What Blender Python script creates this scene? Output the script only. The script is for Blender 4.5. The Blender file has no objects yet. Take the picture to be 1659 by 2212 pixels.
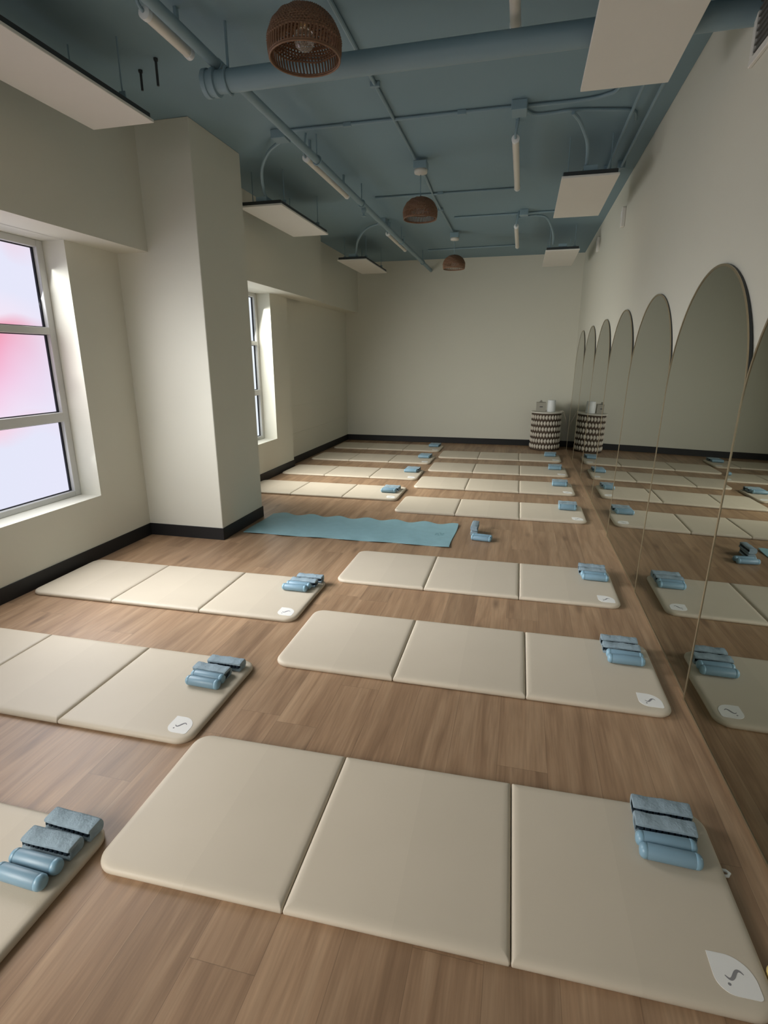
import bpy, bmesh, math, random
from mathutils import Vector, Matrix
from math import sin, cos, pi, radians, sqrt

S = bpy.context.scene
COL = S.collection

# ------------------------------------------------------------------ camera
CX, CY, CZ = 0.0, 0.0, 1.444
YAW, PITCH, ROLL, FPX = radians(-13.8875), radians(15.687), radians(0.1165), 1172.34
cam_d = bpy.data.cameras.new('camera')
cam = bpy.data.objects.new('camera', cam_d)
COL.objects.link(cam)
_f = Vector((sin(YAW)*cos(PITCH), cos(YAW)*cos(PITCH), -sin(PITCH)))
_r = Vector((cos(YAW), -sin(YAW), 0))
_d = _f.cross(_r)
r2 = cos(ROLL)*_r + sin(ROLL)*_d
d2 = -sin(ROLL)*_r + cos(ROLL)*_d
m = Matrix.Identity(4)
for i in range(3):
    m[i][0], m[i][1], m[i][2] = r2[i], -d2[i], -_f[i]
m[0][3], m[1][3], m[2][3] = CX, CY, CZ
cam.matrix_world = m
cam_d.sensor_fit = 'VERTICAL'
cam_d.sensor_height = 24.0
cam_d.lens = FPX/2212*24.0
cam_d.clip_start = 0.05
S.camera = cam

# ------------------------------------------------------------------ world, exposure, daylight strength
S.view_settings.view_transform = 'Standard'
S.view_settings.look = 'None'
S.view_settings.gamma = 1.0
S.view_settings.use_curve_mapping = False
S.view_settings.exposure = 0.0
WIN1, WIN2 = 1.0, 1.05      # radiance of the frosted panes lit by daylight
w = bpy.data.worlds.new('world'); S.world = w
w.use_nodes = True
w.node_tree.nodes['Background'].inputs[0].default_value = (0.75, 0.85, 1.0, 1)
w.node_tree.nodes['Background'].inputs[1].default_value = 0.6

# daylight coming down through the near and far windows (sky light, so it falls towards the floor); two added fills use it too
def daylight(name, yc, wy, zc, hz, watts, tilt, turn=0.0, spread=150, col=(0.985, 0.98, 0.93), x=-3.02):
    ld = bpy.data.lights.new(name, 'AREA'); ld.shape = 'RECTANGLE'
    ld.size, ld.size_y = wy, hz
    ld.energy = watts; ld.color = col; ld.spread = radians(spread)
    o = bpy.data.objects.new(name, ld); COL.objects.link(o)
    o.location = (x, yc, zc)
    d = Vector((cos(radians(tilt))*cos(radians(turn)), cos(radians(tilt))*sin(radians(turn)), -sin(radians(tilt))))
    o.rotation_euler = d.to_track_quat('-Z', 'Y').to_euler()
    return o
NEARC = (0.95, 0.97, 0.985)
daylight('daylight_near_window_floor', 2.60, 1.35, 1.36, 1.50, 9, 56, spread=120, col=NEARC)
daylight('daylight_near_window_inward', 2.60, 1.35, 1.36, 1.50, 17, 25, turn=35, spread=120, col=NEARC)
daylight('daylight_near_window_outward', 2.60, 1.35, 1.36, 1.50, 14, 33, turn=-30, spread=140, col=NEARC)
daylight('daylight_near_window_across', 2.60, 1.35, 1.36, 1.50, 13, 25, turn=20, spread=60, col=NEARC)
daylight('daylight_near_window_soft', 2.60, 1.35, 1.36, 1.50, 3, 5, spread=180, col=NEARC, x=-3.165)
daylight('daylight_far_window_inward', 5.78, 1.20, 1.36, 1.50, 48, 25, turn=35, spread=120)
daylight('daylight_far_window_across', 5.78, 1.20, 1.36, 1.50, 13, 28, spread=60)
daylight('daylight_far_window_soft', 5.78, 1.20, 1.36, 1.50, 4, 5, spread=180, x=-3.165)
daylight('added_fill_side', -0.42, 2.10, 1.36, 1.50, 17, 27, turn=43, spread=60, col=(1.0, 0.955, 0.90))  # added fill lamp, set at an unseen window put in for light
o = daylight('added_fill_behind', 0, 2.40, 1.30, 2.00, 8, 5, spread=110, col=(1.0, 0.89, 0.78))     # added fill lamp behind the camera, set before an invented entrance
o.location = (-1.5, -2.5, 1.3); o.rotation_euler = (radians(62), 0, radians(3))

# ------------------------------------------------------------------ room numbers
XW = 0.835          # mirror wall
XL = -3.015         # window wall
XL2 = -3.10         # window wall past the step
XS = -2.75          # soffit face
ZS = 2.215          # soffit underside / window head
ZSILL = 0.465
ZC = 3.045          # ceiling
YB = 9.72           # back wall
YF = -2.6           # wall behind the camera
PX, PY0, PY1 = -2.325, 3.846, 4.57   # pier
W1 = (1.85, 3.337)
W3 = (-1.60, 0.75)  # opening for the added, unseen window
W2 = (5.10, 6.465)
XG = -3.19          # front of window frames

# ------------------------------------------------------------------ material helpers
MATS = {}
def nodes_of(name):
    mt = bpy.data.materials.new(name); mt.use_nodes = True
    nt = mt.node_tree; nt.nodes.clear()
    out = nt.nodes.new('ShaderNodeOutputMaterial')
    MATS[name] = mt
    return mt, nt, out
def N(nt, t, **kw):
    n = nt.nodes.new(t)
    for k, v in kw.items():
        if k in n.inputs: n.inputs[k].default_value = v
        else: setattr(n, k, v)
    return n
def L(nt, a, ao, b, bi): nt.links.new(a.outputs[ao], b.inputs[bi])
def math_n(nt, op, a, b=None, c=None):
    n = nt.nodes.new('ShaderNodeMath'); n.operation = op
    for i, v in enumerate((a, b, c)):
        if v is None: continue
        if isinstance(v, (int, float)): n.inputs[i].default_value = v
        else: nt.links.new(v, n.inputs[i])
    return n.outputs[0]
def mixc(nt, fac, a, b, blend='MIX'):
    n = nt.nodes.new('ShaderNodeMix'); n.data_type = 'RGBA'; n.blend_type = blend
    for i, v in ((0, fac), (6, a), (7, b)):
        if isinstance(v, (int, float)): n.inputs[i].default_value = v
        elif isinstance(v, tuple): n.inputs[i].default_value = v if len(v) == 4 else (*v, 1)
        else: nt.links.new(v, n.inputs[i])
    return n.outputs[2]
def paint(name, col, rough=0.6, spec=0.4, var=0.05, scale=6.0, bump=0.0, bscale=120.0, metal=0.0, coord='Object', stretch=(1, 1, 1), aniso=None):
    mt, nt, out = nodes_of(name)
    p = N(nt, 'ShaderNodeBsdfPrincipled')
    p.inputs['Roughness'].default_value = rough
    p.inputs['Specular IOR Level'].default_value = spec
    p.inputs['Metallic'].default_value = metal
    tc = N(nt, 'ShaderNodeTexCoord')
    mp = N(nt, 'ShaderNodeMapping'); mp.inputs['Scale'].default_value = stretch
    L(nt, tc, coord, mp, 0)
    nz = N(nt, 'ShaderNodeTexNoise'); nz.inputs['Scale'].default_value = scale; nz.inputs['Detail'].default_value = 4
    L(nt, mp, 0, nz, 'Vector')
    a = tuple(max(0, c*(1-var)) for c in col); b = tuple(min(1, c*(1+var)) for c in col)
    c = mixc(nt, nz.outputs['Fac'], a, b)
    nt.links.new(c, p.inputs['Base Color'])
    if bump:
        n2 = N(nt, 'ShaderNodeTexNoise'); n2.inputs['Scale'].default_value = bscale; n2.inputs['Detail'].default_value = 3
        L(nt, mp, 0, n2, 'Vector')
        bp = N(nt, 'ShaderNodeBump'); bp.inputs['Strength'].default_value = bump; bp.inputs['Distance'].default_value = 0.004
        L(nt, n2, 'Fac', bp, 'Height'); L(nt, bp, 0, p, 'Normal')
    L(nt, p, 0, out, 0)
    return mt

WALL = paint('wall_paint', (0.68, 0.665, 0.575), 0.65, 0.3, 0.015, 2.0, 0.08, 220)
CEIL = paint('ceiling_paint', (0.215, 0.32, 0.375), 0.6, 0.3, 0.04, 1.5, 0.1, 90)
PIPE = paint('pipe_paint', (0.225, 0.325, 0.375), 0.45, 0.45, 0.04, 4, 0.04, 60)
BASE = paint('black_vinyl_base', (0.012, 0.012, 0.013), 0.5, 0.4, 0.1, 8)
WFRAME = paint('window_frame_white', (0.62, 0.62, 0.60), 0.4, 0.4, 0.02, 8)
GASKET = paint('window_gasket', (0.02, 0.022, 0.03), 0.6, 0.3, 0.05, 8)
PANELW = paint('panel_white', (0.74, 0.72, 0.67), 0.6, 0.3, 0.02, 5, 0.05, 300)
DARKM = paint('dark_metal', (0.035, 0.04, 0.042), 0.5, 0.4, 0.05, 8)
STEEL = paint('rod_steel', (0.16, 0.18, 0.18), 0.4, 0.5, 0.05, 20, metal=0.6)
TUBEW = paint('tube_plastic', (0.72, 0.69, 0.62), 0.35, 0.5, 0.02, 8)
RATTAN = paint('rattan', (0.215, 0.115, 0.066), 0.5, 0.4, 0.35, 60, 0.2, 300)
GOLD = paint('brushed_gold', (0.46, 0.385, 0.26), 0.35, 0.5, 0.06, 30, metal=0.85)
BLUEW = paint('blue_silicone', (0.195, 0.315, 0.40), 0.38, 0.5, 0.04, 20, 0.05, 400)
BLUEE = paint('blue_end_cap', (0.22, 0.37, 0.47), 0.3, 0.5, 0.03, 20)
BLUEF = paint('blue_fabric', (0.275, 0.355, 0.405), 0.8, 0.2, 0.22, 45, 0.6, 130)
DARKB = paint('dark_navy_bars', (0.018, 0.032, 0.05), 0.6, 0.3, 0.1, 40)
YOGA = paint('blue_yoga_mat', (0.255, 0.43, 0.475), 0.6, 0.25, 0.10, 14, 0.25, 500)
YOGAD = paint('yoga_mark', (0.17, 0.31, 0.35), 0.6, 0.25, 0.05, 14)
PATCH = paint('patch_white', (0.80, 0.79, 0.76), 0.5, 0.3, 0.02, 12)
INK = paint('patch_ink', (0.25, 0.245, 0.25), 0.6, 0.3, 0.05, 40)
BRSH = paint('basket_dark', (0.085, 0.062, 0.045), 0.8, 0.2, 0.3, 60, 0.3, 200)
ROPE = paint('basket_rope', (0.60, 0.55, 0.47), 0.8, 0.2, 0.12, 60, 0.3, 250)
TOPW = paint('table_top_white', (0.70, 0.67, 0.60), 0.5, 0.3, 0.03, 10)
BOXB = paint('tissue_box_card', (0.38, 0.36, 0.31), 0.7, 0.2, 0.04, 20)
WHITEP = paint('white_plastic', (0.80, 0.82, 0.82), 0.4, 0.4, 0.01, 10)
VENTD = paint('vent_dark', (0.13, 0.13, 0.12), 0.6, 0.3, 0.05, 20)
YELLOW = paint('yellow_plastic', (0.72, 0.55, 0.20), 0.45, 0.4, 0.04, 15)
CORDW = paint('cord_white', (0.62, 0.55, 0.47), 0.5, 0.3, 0.02, 10)
BRASS = paint('lamp_socket', (0.28, 0.20, 0.10), 0.35, 0.5, 0.05, 20, metal=0.7)

def make_floor_mat():
    mt, nt, out = nodes_of('vinyl_plank_floor')
    p = N(nt, 'ShaderNodeBsdfPrincipled')
    tc = N(nt, 'ShaderNodeTexCoord')
    sx = N(nt, 'ShaderNodeSeparateXYZ'); L(nt, tc, 'Object', sx, 0)
    X, Y = sx.outputs[0], sx.outputs[1]
    PWID, PLEN = 0.18, 1.22
    u = math_n(nt, 'DIVIDE', X, PWID)
    iu = math_n(nt, 'FLOOR', u)
    fu = math_n(nt, 'FRACT', u)
    wn = N(nt, 'ShaderNodeTexWhiteNoise'); wn.noise_dimensions = '1D'
    nt.links.new(iu, wn.inputs['W'])
    v = math_n(nt, 'ADD', math_n(nt, 'DIVIDE', Y, PLEN), wn.outputs['Value'])
    iv = math_n(nt, 'FLOOR', v); fv = math_n(nt, 'FRACT', v)
    cb = N(nt, 'ShaderNodeCombineXYZ'); nt.links.new(iu, cb.inputs[0]); nt.links.new(iv, cb.inputs[1])
    w2 = N(nt, 'ShaderNodeTexWhiteNoise'); w2.noise_dimensions = '2D'; L(nt, cb, 0, w2, 'Vector')
    # grain
    off = math_n(nt, 'MULTIPLY', w2.outputs['Value'], 37.0)
    gc = N(nt, 'ShaderNodeCombineXYZ')
    nt.links.new(math_n(nt, 'MULTIPLY', X, 16.0), gc.inputs[0])
    nt.links.new(math_n(nt, 'ADD', math_n(nt, 'MULTIPLY', Y, 1.3), off), gc.inputs[1])
    nt.links.new(off, gc.inputs[2])
    g1 = N(nt, 'ShaderNodeTexNoise'); g1.inputs['Scale'].default_value = 1.0; g1.inputs['Detail'].default_value = 6; g1.inputs['Distortion'].default_value = 0.8
    L(nt, gc, 0, g1, 'Vector')
    gc2 = N(nt, 'ShaderNodeCombineXYZ')
    nt.links.new(math_n(nt, 'MULTIPLY', X, 110.0), gc2.inputs[0])
    nt.links.new(math_n(nt, 'ADD', math_n(nt, 'MULTIPLY', Y, 5.0), off), gc2.inputs[1])
    g2 = N(nt, 'ShaderNodeTexNoise'); g2.inputs['Scale'].default_value = 1.0; g2.inputs['Detail'].default_value = 3
    L(nt, gc2, 0, g2, 'Vector')
    # knots
    kc = N(nt, 'ShaderNodeCombineXYZ')
    nt.links.new(math_n(nt, 'MULTIPLY', X, 6.0), kc.inputs[0])
    nt.links.new(math_n(nt, 'ADD', math_n(nt, 'MULTIPLY', Y, 1.6), off), kc.inputs[1])
    k1 = N(nt, 'ShaderNodeTexVoronoi'); k1.inputs['Scale'].default_value = 1.0
    L(nt, kc, 0, k1, 'Vector')
    kr = N(nt, 'ShaderNodeMapRange'); kr.inputs[1].default_value = 0.02; kr.inputs[2].default_value = 0.16; kr.inputs[3].default_value = 0.6; kr.inputs[4].default_value = 0.0
    L(nt, k1, 'Distance', kr, 0)
    base = N(nt, 'ShaderNodeValToRGB')
    e = base.color_ramp.elements
    e[0].position = 0.25; e[0].color = (0.225, 0.134, 0.076, 1)
    e[1].position = 0.78; e[1].color = (0.425, 0.285, 0.175, 1)
    md = base.color_ramp.elements.new(0.5); md.color = (0.33, 0.208, 0.122, 1)
    L(nt, g1, 'Fac', base, 0)
    tone = N(nt, 'ShaderNodeMapRange'); tone.inputs[3].default_value = 0.88; tone.inputs[4].default_value = 1.12
    L(nt, w2, 'Value', tone, 0)
    c1 = mixc(nt, 1.0, base.outputs[0], tone.outputs[0], 'MULTIPLY')
    fine = N(nt, 'ShaderNodeMapRange'); fine.inputs[1].default_value = 0.3; fine.inputs[2].default_value = 0.7; fine.inputs[3].default_value = 0.86; fine.inputs[4].default_value = 1.1
    L(nt, g2, 'Fac', fine, 0)
    c2 = mixc(nt, 1.0, c1, fine.outputs[0], 'MULTIPLY')
    c3 = mixc(nt, kr.outputs[0], c2, (0.085, 0.05, 0.03))
    # seams
    eu = math_n(nt, 'MULTIPLY', math_n(nt, 'MINIMUM', fu, math_n(nt, 'SUBTRACT', 1.0, fu)), PWID)
    ev = math_n(nt, 'MULTIPLY', math_n(nt, 'MINIMUM', fv, math_n(nt, 'SUBTRACT', 1.0, fv)), PLEN)
    sm = math_n(nt, 'LESS_THAN', math_n(nt, 'MINIMUM', eu, ev), 0.0011)
    c4 = mixc(nt, math_n(nt, 'MULTIPLY', sm, 0.32), c3, (0.06, 0.036, 0.022))
    nt.links.new(c4, p.inputs['Base Color'])
    rr = N(nt, 'ShaderNodeMapRange'); rr.inputs[3].default_value = 0.36; rr.inputs[4].default_value = 0.50
    L(nt, g2, 'Fac', rr, 0); L(nt, rr, 0, p, 'Roughness')
    p.inputs['Specular IOR Level'].default_value = 0.5
    bp = N(nt, 'ShaderNodeBump'); bp.inputs['Strength'].default_value = 0.12; bp.inputs['Distance'].default_value = 0.002
    L(nt, g2, 'Fac', bp, 'Height'); L(nt, bp, 0, p, 'Normal')
    L(nt, p, 0, out, 0)
    return mt
FLOOR = make_floor_mat()

def make_mat_vinyl():
    # cream upholstery vinyl; one half of each panel is slightly darker than the other
    mt, nt, out = nodes_of('cream_vinyl')
    p = N(nt, 'ShaderNodeBsdfPrincipled')
    tc = N(nt, 'ShaderNodeTexCoord')
    sx = N(nt, 'ShaderNodeSeparateXYZ'); L(nt, tc, 'Object', sx, 0)
    half = math_n(nt, 'GREATER_THAN', sx.outputs[0], 0.0)
    nz = N(nt, 'ShaderNodeTexNoise'); nz.inputs['Scale'].default_value = 5; L(nt, tc, 'Object', nz, 'Vector')
    c = mixc(nt, nz.outputs['Fac'], (0.575, 0.502, 0.395), (0.61, 0.535, 0.425))
    c = mixc(nt, math_n(nt, 'MULTIPLY', half, 0.07), c, (0.30, 0.26, 0.20))
    nt.links.new(c, p.inputs['Base Color'])
    p.inputs['Roughness'].default_value = 0.5
    p.inputs['Specular IOR Level'].default_value = 0.4
    n2 = N(nt, 'ShaderNodeTexNoise'); n2.inputs['Scale'].default_value = 420
    L(nt, tc, 'Object', n2, 'Vector')
    bp = N(nt, 'ShaderNodeBump'); bp.inputs['Strength'].default_value = 0.08; bp.inputs['Distance'].default_value = 0.002
    L(nt, n2, 'Fac', bp, 'Height'); L(nt, bp, 0, p, 'Normal')
    L(nt, p, 0, out, 0)
    return mt
VINYL = make_mat_vinyl()

def make_mirror():
    mt, nt, out = nodes_of('mirror_glass')
    p = N(nt, 'ShaderNodeBsdfPrincipled')
    p.inputs['Metallic'].default_value = 1.0
    p.inputs['Roughness'].default_value = 0.012
    tc = N(nt, 'ShaderNodeTexCoord')
    nz = N(nt, 'ShaderNodeTexNoise'); nz.inputs['Scale'].default_value = 1.5; L(nt, tc, 'Object', nz, 'Vector')
    c = mixc(nt, nz.outputs['Fac'], (0.375, 0.39, 0.345), (0.40, 0.415, 0.37))
    nt.links.new(c, p.inputs['Base Color'])
    L(nt, p, 0, out, 0)
    return mt
MIRROR = make_mirror()

def make_bulb():
    mt, nt, out = nodes_of('bulb_glass')
    p = N(nt, 'ShaderNodeBsdfPrincipled')
    p.inputs['Base Color'].default_value = (0.95, 0.93, 0.88, 1)
    p.inputs['Roughness'].default_value = 0.02
    p.inputs['Transmission Weight'].default_value = 0.9
    L(nt, p, 0, out, 0)
    return mt
BULB = make_bulb()

def make_pane(name, strength, pink):
    # frosted daylight film in a lit window: cool white, with the blurred red of something in the street outside
    mt, nt, out = nodes_of(name)
    em = N(nt, 'ShaderNodeEmission')
    tc = N(nt, 'ShaderNodeTexCoord')
    if pink:
        sx = N(nt, 'ShaderNodeSeparateXYZ'); L(nt, tc, 'Object', sx, 0)
        z, y = sx.outputs[2], sx.outputs[1]
        nz = N(nt, 'ShaderNodeTexNoise'); nz.inputs['Scale'].default_value = 2.2; nz.inputs['Detail'].default_value = 1.0
        L(nt, tc, 'Object', nz, 'Vector')
        zz = math_n(nt, 'ADD', z, math_n(nt, 'MULTIPLY', math_n(nt, 'SUBTRACT', nz.outputs['Fac'], 0.5), 0.30))
        ramp = N(nt, 'ShaderNodeValToRGB')
        mr = N(nt, 'ShaderNodeMapRange'); mr.inputs[1].default_value = 0.5; mr.inputs[2].default_value = 2.2
        nt.links.new(zz, mr.inputs[0]); L(nt, mr, 0, ramp, 0)
        el = ramp.color_ramp.elements
        white = (0.78, 0.80, 0.95, 1)
        el[0].position = 0.0; el[0].color = white
        el[1].position = 1.0; el[1].color = (0.90, 0.55, 0.62, 1)
        for pos, cc in ((0.24, white), (0.33, (0.95, 0.62, 0.74, 1)), (0.36, (0.92, 0.74, 0.90, 1)), (0.46, (0.95, 0.52, 0.72, 1)),
                        (0.58, (0.95, 0.25, 0.42, 1)), (0.66, (0.95, 0.10, 0.20, 1)), (0.70, (0.95, 0.80, 0.90, 1)), (0.80, white), (0.93, white)):
            q = el.new(pos); q.color = cc
        # the red fades towards the pane's far jamb
        fr = N(nt, 'ShaderNodeMapRange'); fr.inputs[1].default_value = 2.70; fr.inputs[2].default_value = 3.25; fr.inputs[3].default_value = 0.0; fr.inputs[4].default_value = 0.8
        nt.links.new(y, fr.inputs[0])
        c = mixc(nt, fr.outputs[0], ramp.outputs[0], (0.80, 0.80, 0.96))
        nt.links.new(c, em.inputs[0])
    else:
        nz = N(nt, 'ShaderNodeTexNoise'); nz.inputs['Scale'].default_value = 1.5
        L(nt, tc, 'Object', nz, 'Vector')
        c = mixc(nt, nz.outputs['Fac'], (0.80, 0.86, 0.92), (0.86, 0.92, 0.96))
        nt.links.new(c, em.inputs[0])
    em.inputs[1].default_value = strength
    L(nt, em, 0, out, 0)
    return mt
PANE1 = make_pane('frosted_pane_pink', WIN1, True)
PANE2 = make_pane('frosted_pane_white', WIN2, False)

# ------------------------------------------------------------------ mesh helpers
def link(name, bm, mat, parent=None, smooth=False, loc=None):
    me = bpy.data.meshes.new(name)
    bmesh.ops.recalc_face_normals(bm, faces=bm.faces)
    bm.to_mesh(me); bm.free()
    if smooth:
        for p in me.polygons: p.use_smooth = True
    if mat: me.materials.append(mat)
    o = bpy.data.objects.new(name, me)
    COL.objects.link(o)
    if parent: o.parent = parent
    if loc: o.location = loc
    return o
def autosmooth(o, ang=40):
    me = o.data
    me.set_sharp_from_angle(angle=radians(ang)) if hasattr(me, 'set_sharp_from_angle') else None
    return o
def tag(o, label=None, cat=None, group=None, kind=None):
    if label: o['label'] = label
    if cat: o['category'] = cat
    if group: o['group'] = group
    if kind: o['kind'] = kind
    return o
def empty(name, loc, label=None, cat=None, group=None, rotz=0):
    o = bpy.data.objects.new(name, None); COL.objects.link(o)
    o.empty_display_size = 0.1
    o.location = loc; o.rotation_euler = (0, 0, rotz)
    return tag(o, label, cat, group)
def struct(name, bm, mat, parent=None, smooth=False, label=None):
    o = link(name, bm, mat, parent, smooth)
    if not parent: o['kind'] = 'structure'
    if label: o['label'] = label
    return o
def dup(root, loc=None, rot=None, label=None, group=None):
    r = root.copy(); COL.objects.link(r)
    if loc: r.location = loc
    if rot: r.rotation_euler = rot
    if label: r['label'] = label
    if group: r['group'] = group
    for ch in list(root.children):
        c = ch.copy(); COL.objects.link(c); c.parent = r
        for g in list(ch.children):
            d = g.copy(); COL.objects.link(d); d.parent = c
    return r
def bx(bm, x0, x1, y0, y1, z0, z1, bevel=0.0, seg=2):
    v = [bm.verts.new((x, y, z)) for x in (x0, x1) for y in (y0, y1) for z in (z0, z1)]
    fs = [bm.faces.new([v[i] for i in f]) for f in ((0, 1, 3, 2), (4, 6, 7, 5), (0, 4, 5, 1), (2, 3, 7, 6), (0, 2, 6, 4), (1, 5, 7, 3))]
    if bevel:
        es = list({e for f in fs for e in f.edges})
        bmesh.ops.bevel(bm, geom=es, offset=bevel, segments=seg, affect='EDGES', profile=0.5)
    return bm
def box(x0, x1, y0, y1, z0, z1, bevel=0.0, seg=2):
    return bx(bmesh.new(), x0, x1, y0, y1, z0, z1, bevel, seg)
def lathe(bm, prof, n=32, axis='z', cap=True, center=(0, 0, 0)):
    cx, cy, cz = center
    rings = []
    for r, h in prof:
        ring = []
        for i in range(n):
            a = 2*pi*i/n
            if axis == 'z': co = (cx+r*cos(a), cy+r*sin(a), cz+h)
            elif axis == 'x': co = (cx+h, cy+r*cos(a), cz+r*sin(a))
            else: co = (cx+r*cos(a), cy+h, cz+r*sin(a))
            ring.append(bm.verts.new(co))
        rings.append(ring)
    for a, b in zip(rings, rings[1:]):
        for i in range(n):
            j = (i+1) % n
            bm.faces.new((a[i], a[j], b[j], b[i]))
    if cap:
        for rg in (rings[0], rings[-1]):
            bm.faces.new(rg)
    return bm
def tube(bm, pts, r, n=8, closed=False, caps=True):
    pts = [Vector(p) for p in pts]
    k = len(pts)
    tang = []
    for i in range(k):
        if closed: t = pts[(i+1) % k]-pts[i-1]
        else: t = pts[min(i+1, k-1)]-pts[max(i-1, 0)]
        tang.append(t.normalized())
    up = Vector((0, 0, 1)) if abs(tang[0].z) < 0.9 else Vector((1, 0, 0))
    nrm = (up-tang[0]*up.dot(tang[0])).normalized()
    rings = []
    for i in range(k):
        nrm = (nrm-tang[i]*nrm.dot(tang[i])).normalized()
        bi = tang[i].cross(nrm)
        rr = r[i] if isinstance(r, (list, tuple)) else r
        rings.append([bm.verts.new(pts[i]+rr*(cos(2*pi*j/n)*nrm+sin(2*pi*j/n)*bi)) for j in range(n)])
    rng = range(k) if closed else range(k-1)
    for i in rng:
        a, b = rings[i], rings[(i+1) % k]
        for j in range(n):
            q = (j+1) % n
            bm.faces.new((a[j], a[q], b[q], b[j]))
    if caps and not closed:
        bm.faces.new(rings[0]); bm.faces.new(rings[-1])
    return bm
def smooth_path(pts, n=8):
    P = [Vector(p) for p in pts]
    out = []
    for i in range(len(P)-1):
        p0 = P[max(i-1, 0)]; p1 = P[i]; p2 = P[i+1]; p3 = P[min(i+2, len(P)-1)]
        for j in range(n):
            t = j/n
            out.append(0.5*((2*p1)+(-p0+p2)*t+(2*p0-5*p1+4*p2-p3)*t*t+(-p0+3*p1-3*p2+p3)*t**3))
    out.append(P[-1])
    return out

# ------------------------------------------------------------------ setting
struct('floor', box(-3.45, 1.0, YF-0.1, YB+0.15, -0.12, 0.0), FLOOR)
struct('ceiling', box(-3.45, 1.0, YF-0.1, YB+0.15, ZC, ZC+0.15), CEIL)
struct('wall_back', box(-3.45, 1.0, YB, YB+0.12, 0, ZC), WALL)
struct('wall_front', box(-3.45, 1.0, YF-0.12, YF, 0, ZC), WALL)
struct('wall_right', box(XW, XW+0.12, YF, YB, 0, ZC), WALL)
bm = bmesh.new()
XO = -3.42
for a, b in ((YF, W3[0]), (W3[1], W1[0]), (W1[1], W2[0]), (W2[1], 6.97)):
    bx(bm, XO, XL, a, b, 0, ZC)
bx(bm, XO, XL2, 6.97, YB, 0, ZC)
for a, b in (W1, W2, W3):
    bx(bm, XO, XL, a, b, 0, ZSILL)
    bx(bm, XO, XL, a, b, ZS, ZC)
bx(bm, XL-0.005, XS, YF, PY0+0.05, ZS, ZC)          # soffit before the pier
bx(bm, XL-0.005, XS, PY1-0.05, 7.6, ZS, ZC)         # soffit after the pier
bx(bm, XL2-0.005, -2.865, 7.6, YB, ZS+0.02, ZC)
for z in (0.42, 0.80):                               # faint board joints low on the far wall
    bx(bm, XL2-0.005, XL2+0.004, 6.98, YB, z, z+0.012)
struct('wall_left', bm, WALL)
struct('wall_pier', box(XL-0.01, PX, PY0, PY1, 0, ZC, 0.004, 1), WALL)
# baseboards
BH, BT = 0.102, 0.008
def base_run(name, segs):
    bm = bmesh.new()
    for x0, x1, y0, y1 in segs: bx(bm, x0, x1, y0, y1, 0, BH, 0.002, 1)
    return struct(name, bm, BASE)
base_run('baseboard_left', [(XL, XL+BT, YF, PY0), (XL, XL+BT, PY1, 6.97+BT), (XL2, XL2+BT, 6.97+BT, YB)])
base_run('baseboard_pier', [(XL+BT, PX+BT, PY0-BT, PY0), (PX, PX+BT, PY0, PY1+BT), (XL+BT, PX, PY1, PY1+BT)])
base_run('baseboard_back', [(XL2+BT, XW-BT, YB-BT, YB)])
base_run('baseboard_right', [(XW-BT, XW, YF, 1.14), (XW-BT, XW, 9.45, YB)])

# windows: painted frame with two transoms, a dark gasket and a frosted pane in each light
def window(name, y0, y1, pane_mat):
    fw, x0, x1 = 0.055, XG-0.075, XG
    z0, z1 = ZSILL, ZS
    bm = bmesh.new()
    bx(bm, x0, x1, y0, y0+fw, z0, z1, 0.003, 1); bx(bm, x0, x1, y1-fw, y1, z0, z1, 0.003, 1)
    bx(bm, x0, x1, y0+fw, y1-fw, z0, z0+0.04, 0.003, 1); bx(bm, x0, x1, y0+fw, y1-fw, z1-0.045, z1, 0.003, 1)
    ts = [(1.018, 1.084), (1.615, 1.662)]
    for a, b in ts: bx(bm, x0, x1+0.004, y0+fw, y1-fw, a, b, 0.003, 1)
    fr = struct(name, bm, WFRAME)
    zs = [z0+0.04, *[q for t in ts for q in t], z1-0.045]
    for k in range(3):
        a, b = zs[2*k], zs[2*k+1]
        g = bmesh.new(); t = 0.012; xa, xb = XG-0.045, XG-0.03
        ya, yb = y0+fw, y1-fw
        bx(g, xa, xb, ya, ya+t, a, b); bx(g, xa, xb, yb-t, yb, a, b)
        bx(g, xa, xb, ya+t, yb-t, a, a+t*0.5); bx(g, xa, xb, ya+t, yb-t, b-t*0.5, b)
        link('gasket', g, GASKET, fr)
        link('pane', box(XG-0.050, XG-0.042, ya+0.004, yb-0.004, a+0.002, b-0.002), pane_mat, fr)
    return fr
window('window_1', *W1, PANE1)
window('window_2', *W2, PANE2)
window('added_window', *W3, PANE2)  # unseen window with glowing panes, added as an extra light source
bm = bmesh.new()                                     # unseen glazed entrance behind the camera, added as source for the fill lamp
for a, b in ((-2.75, -2.68), (-1.535, -1.465), (-0.32, -0.25)):
    bx(bm, a, b, YF, YF+0.05, 0, 2.36)
bx(bm, -2.75, -0.25, YF, YF+0.05, 2.30, 2.37); bx(bm, -2.68, -0.32, YF, YF+0.05, 0.0, 0.12)
door = struct('added_door', bm, WFRAME)
for a, b in ((-2.68, -1.535), (-1.465, -0.32)):
    link('pane', box(a, b, YF+0.012, YF+0.02, 0.12, 2.30), PANE2, door)

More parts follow.
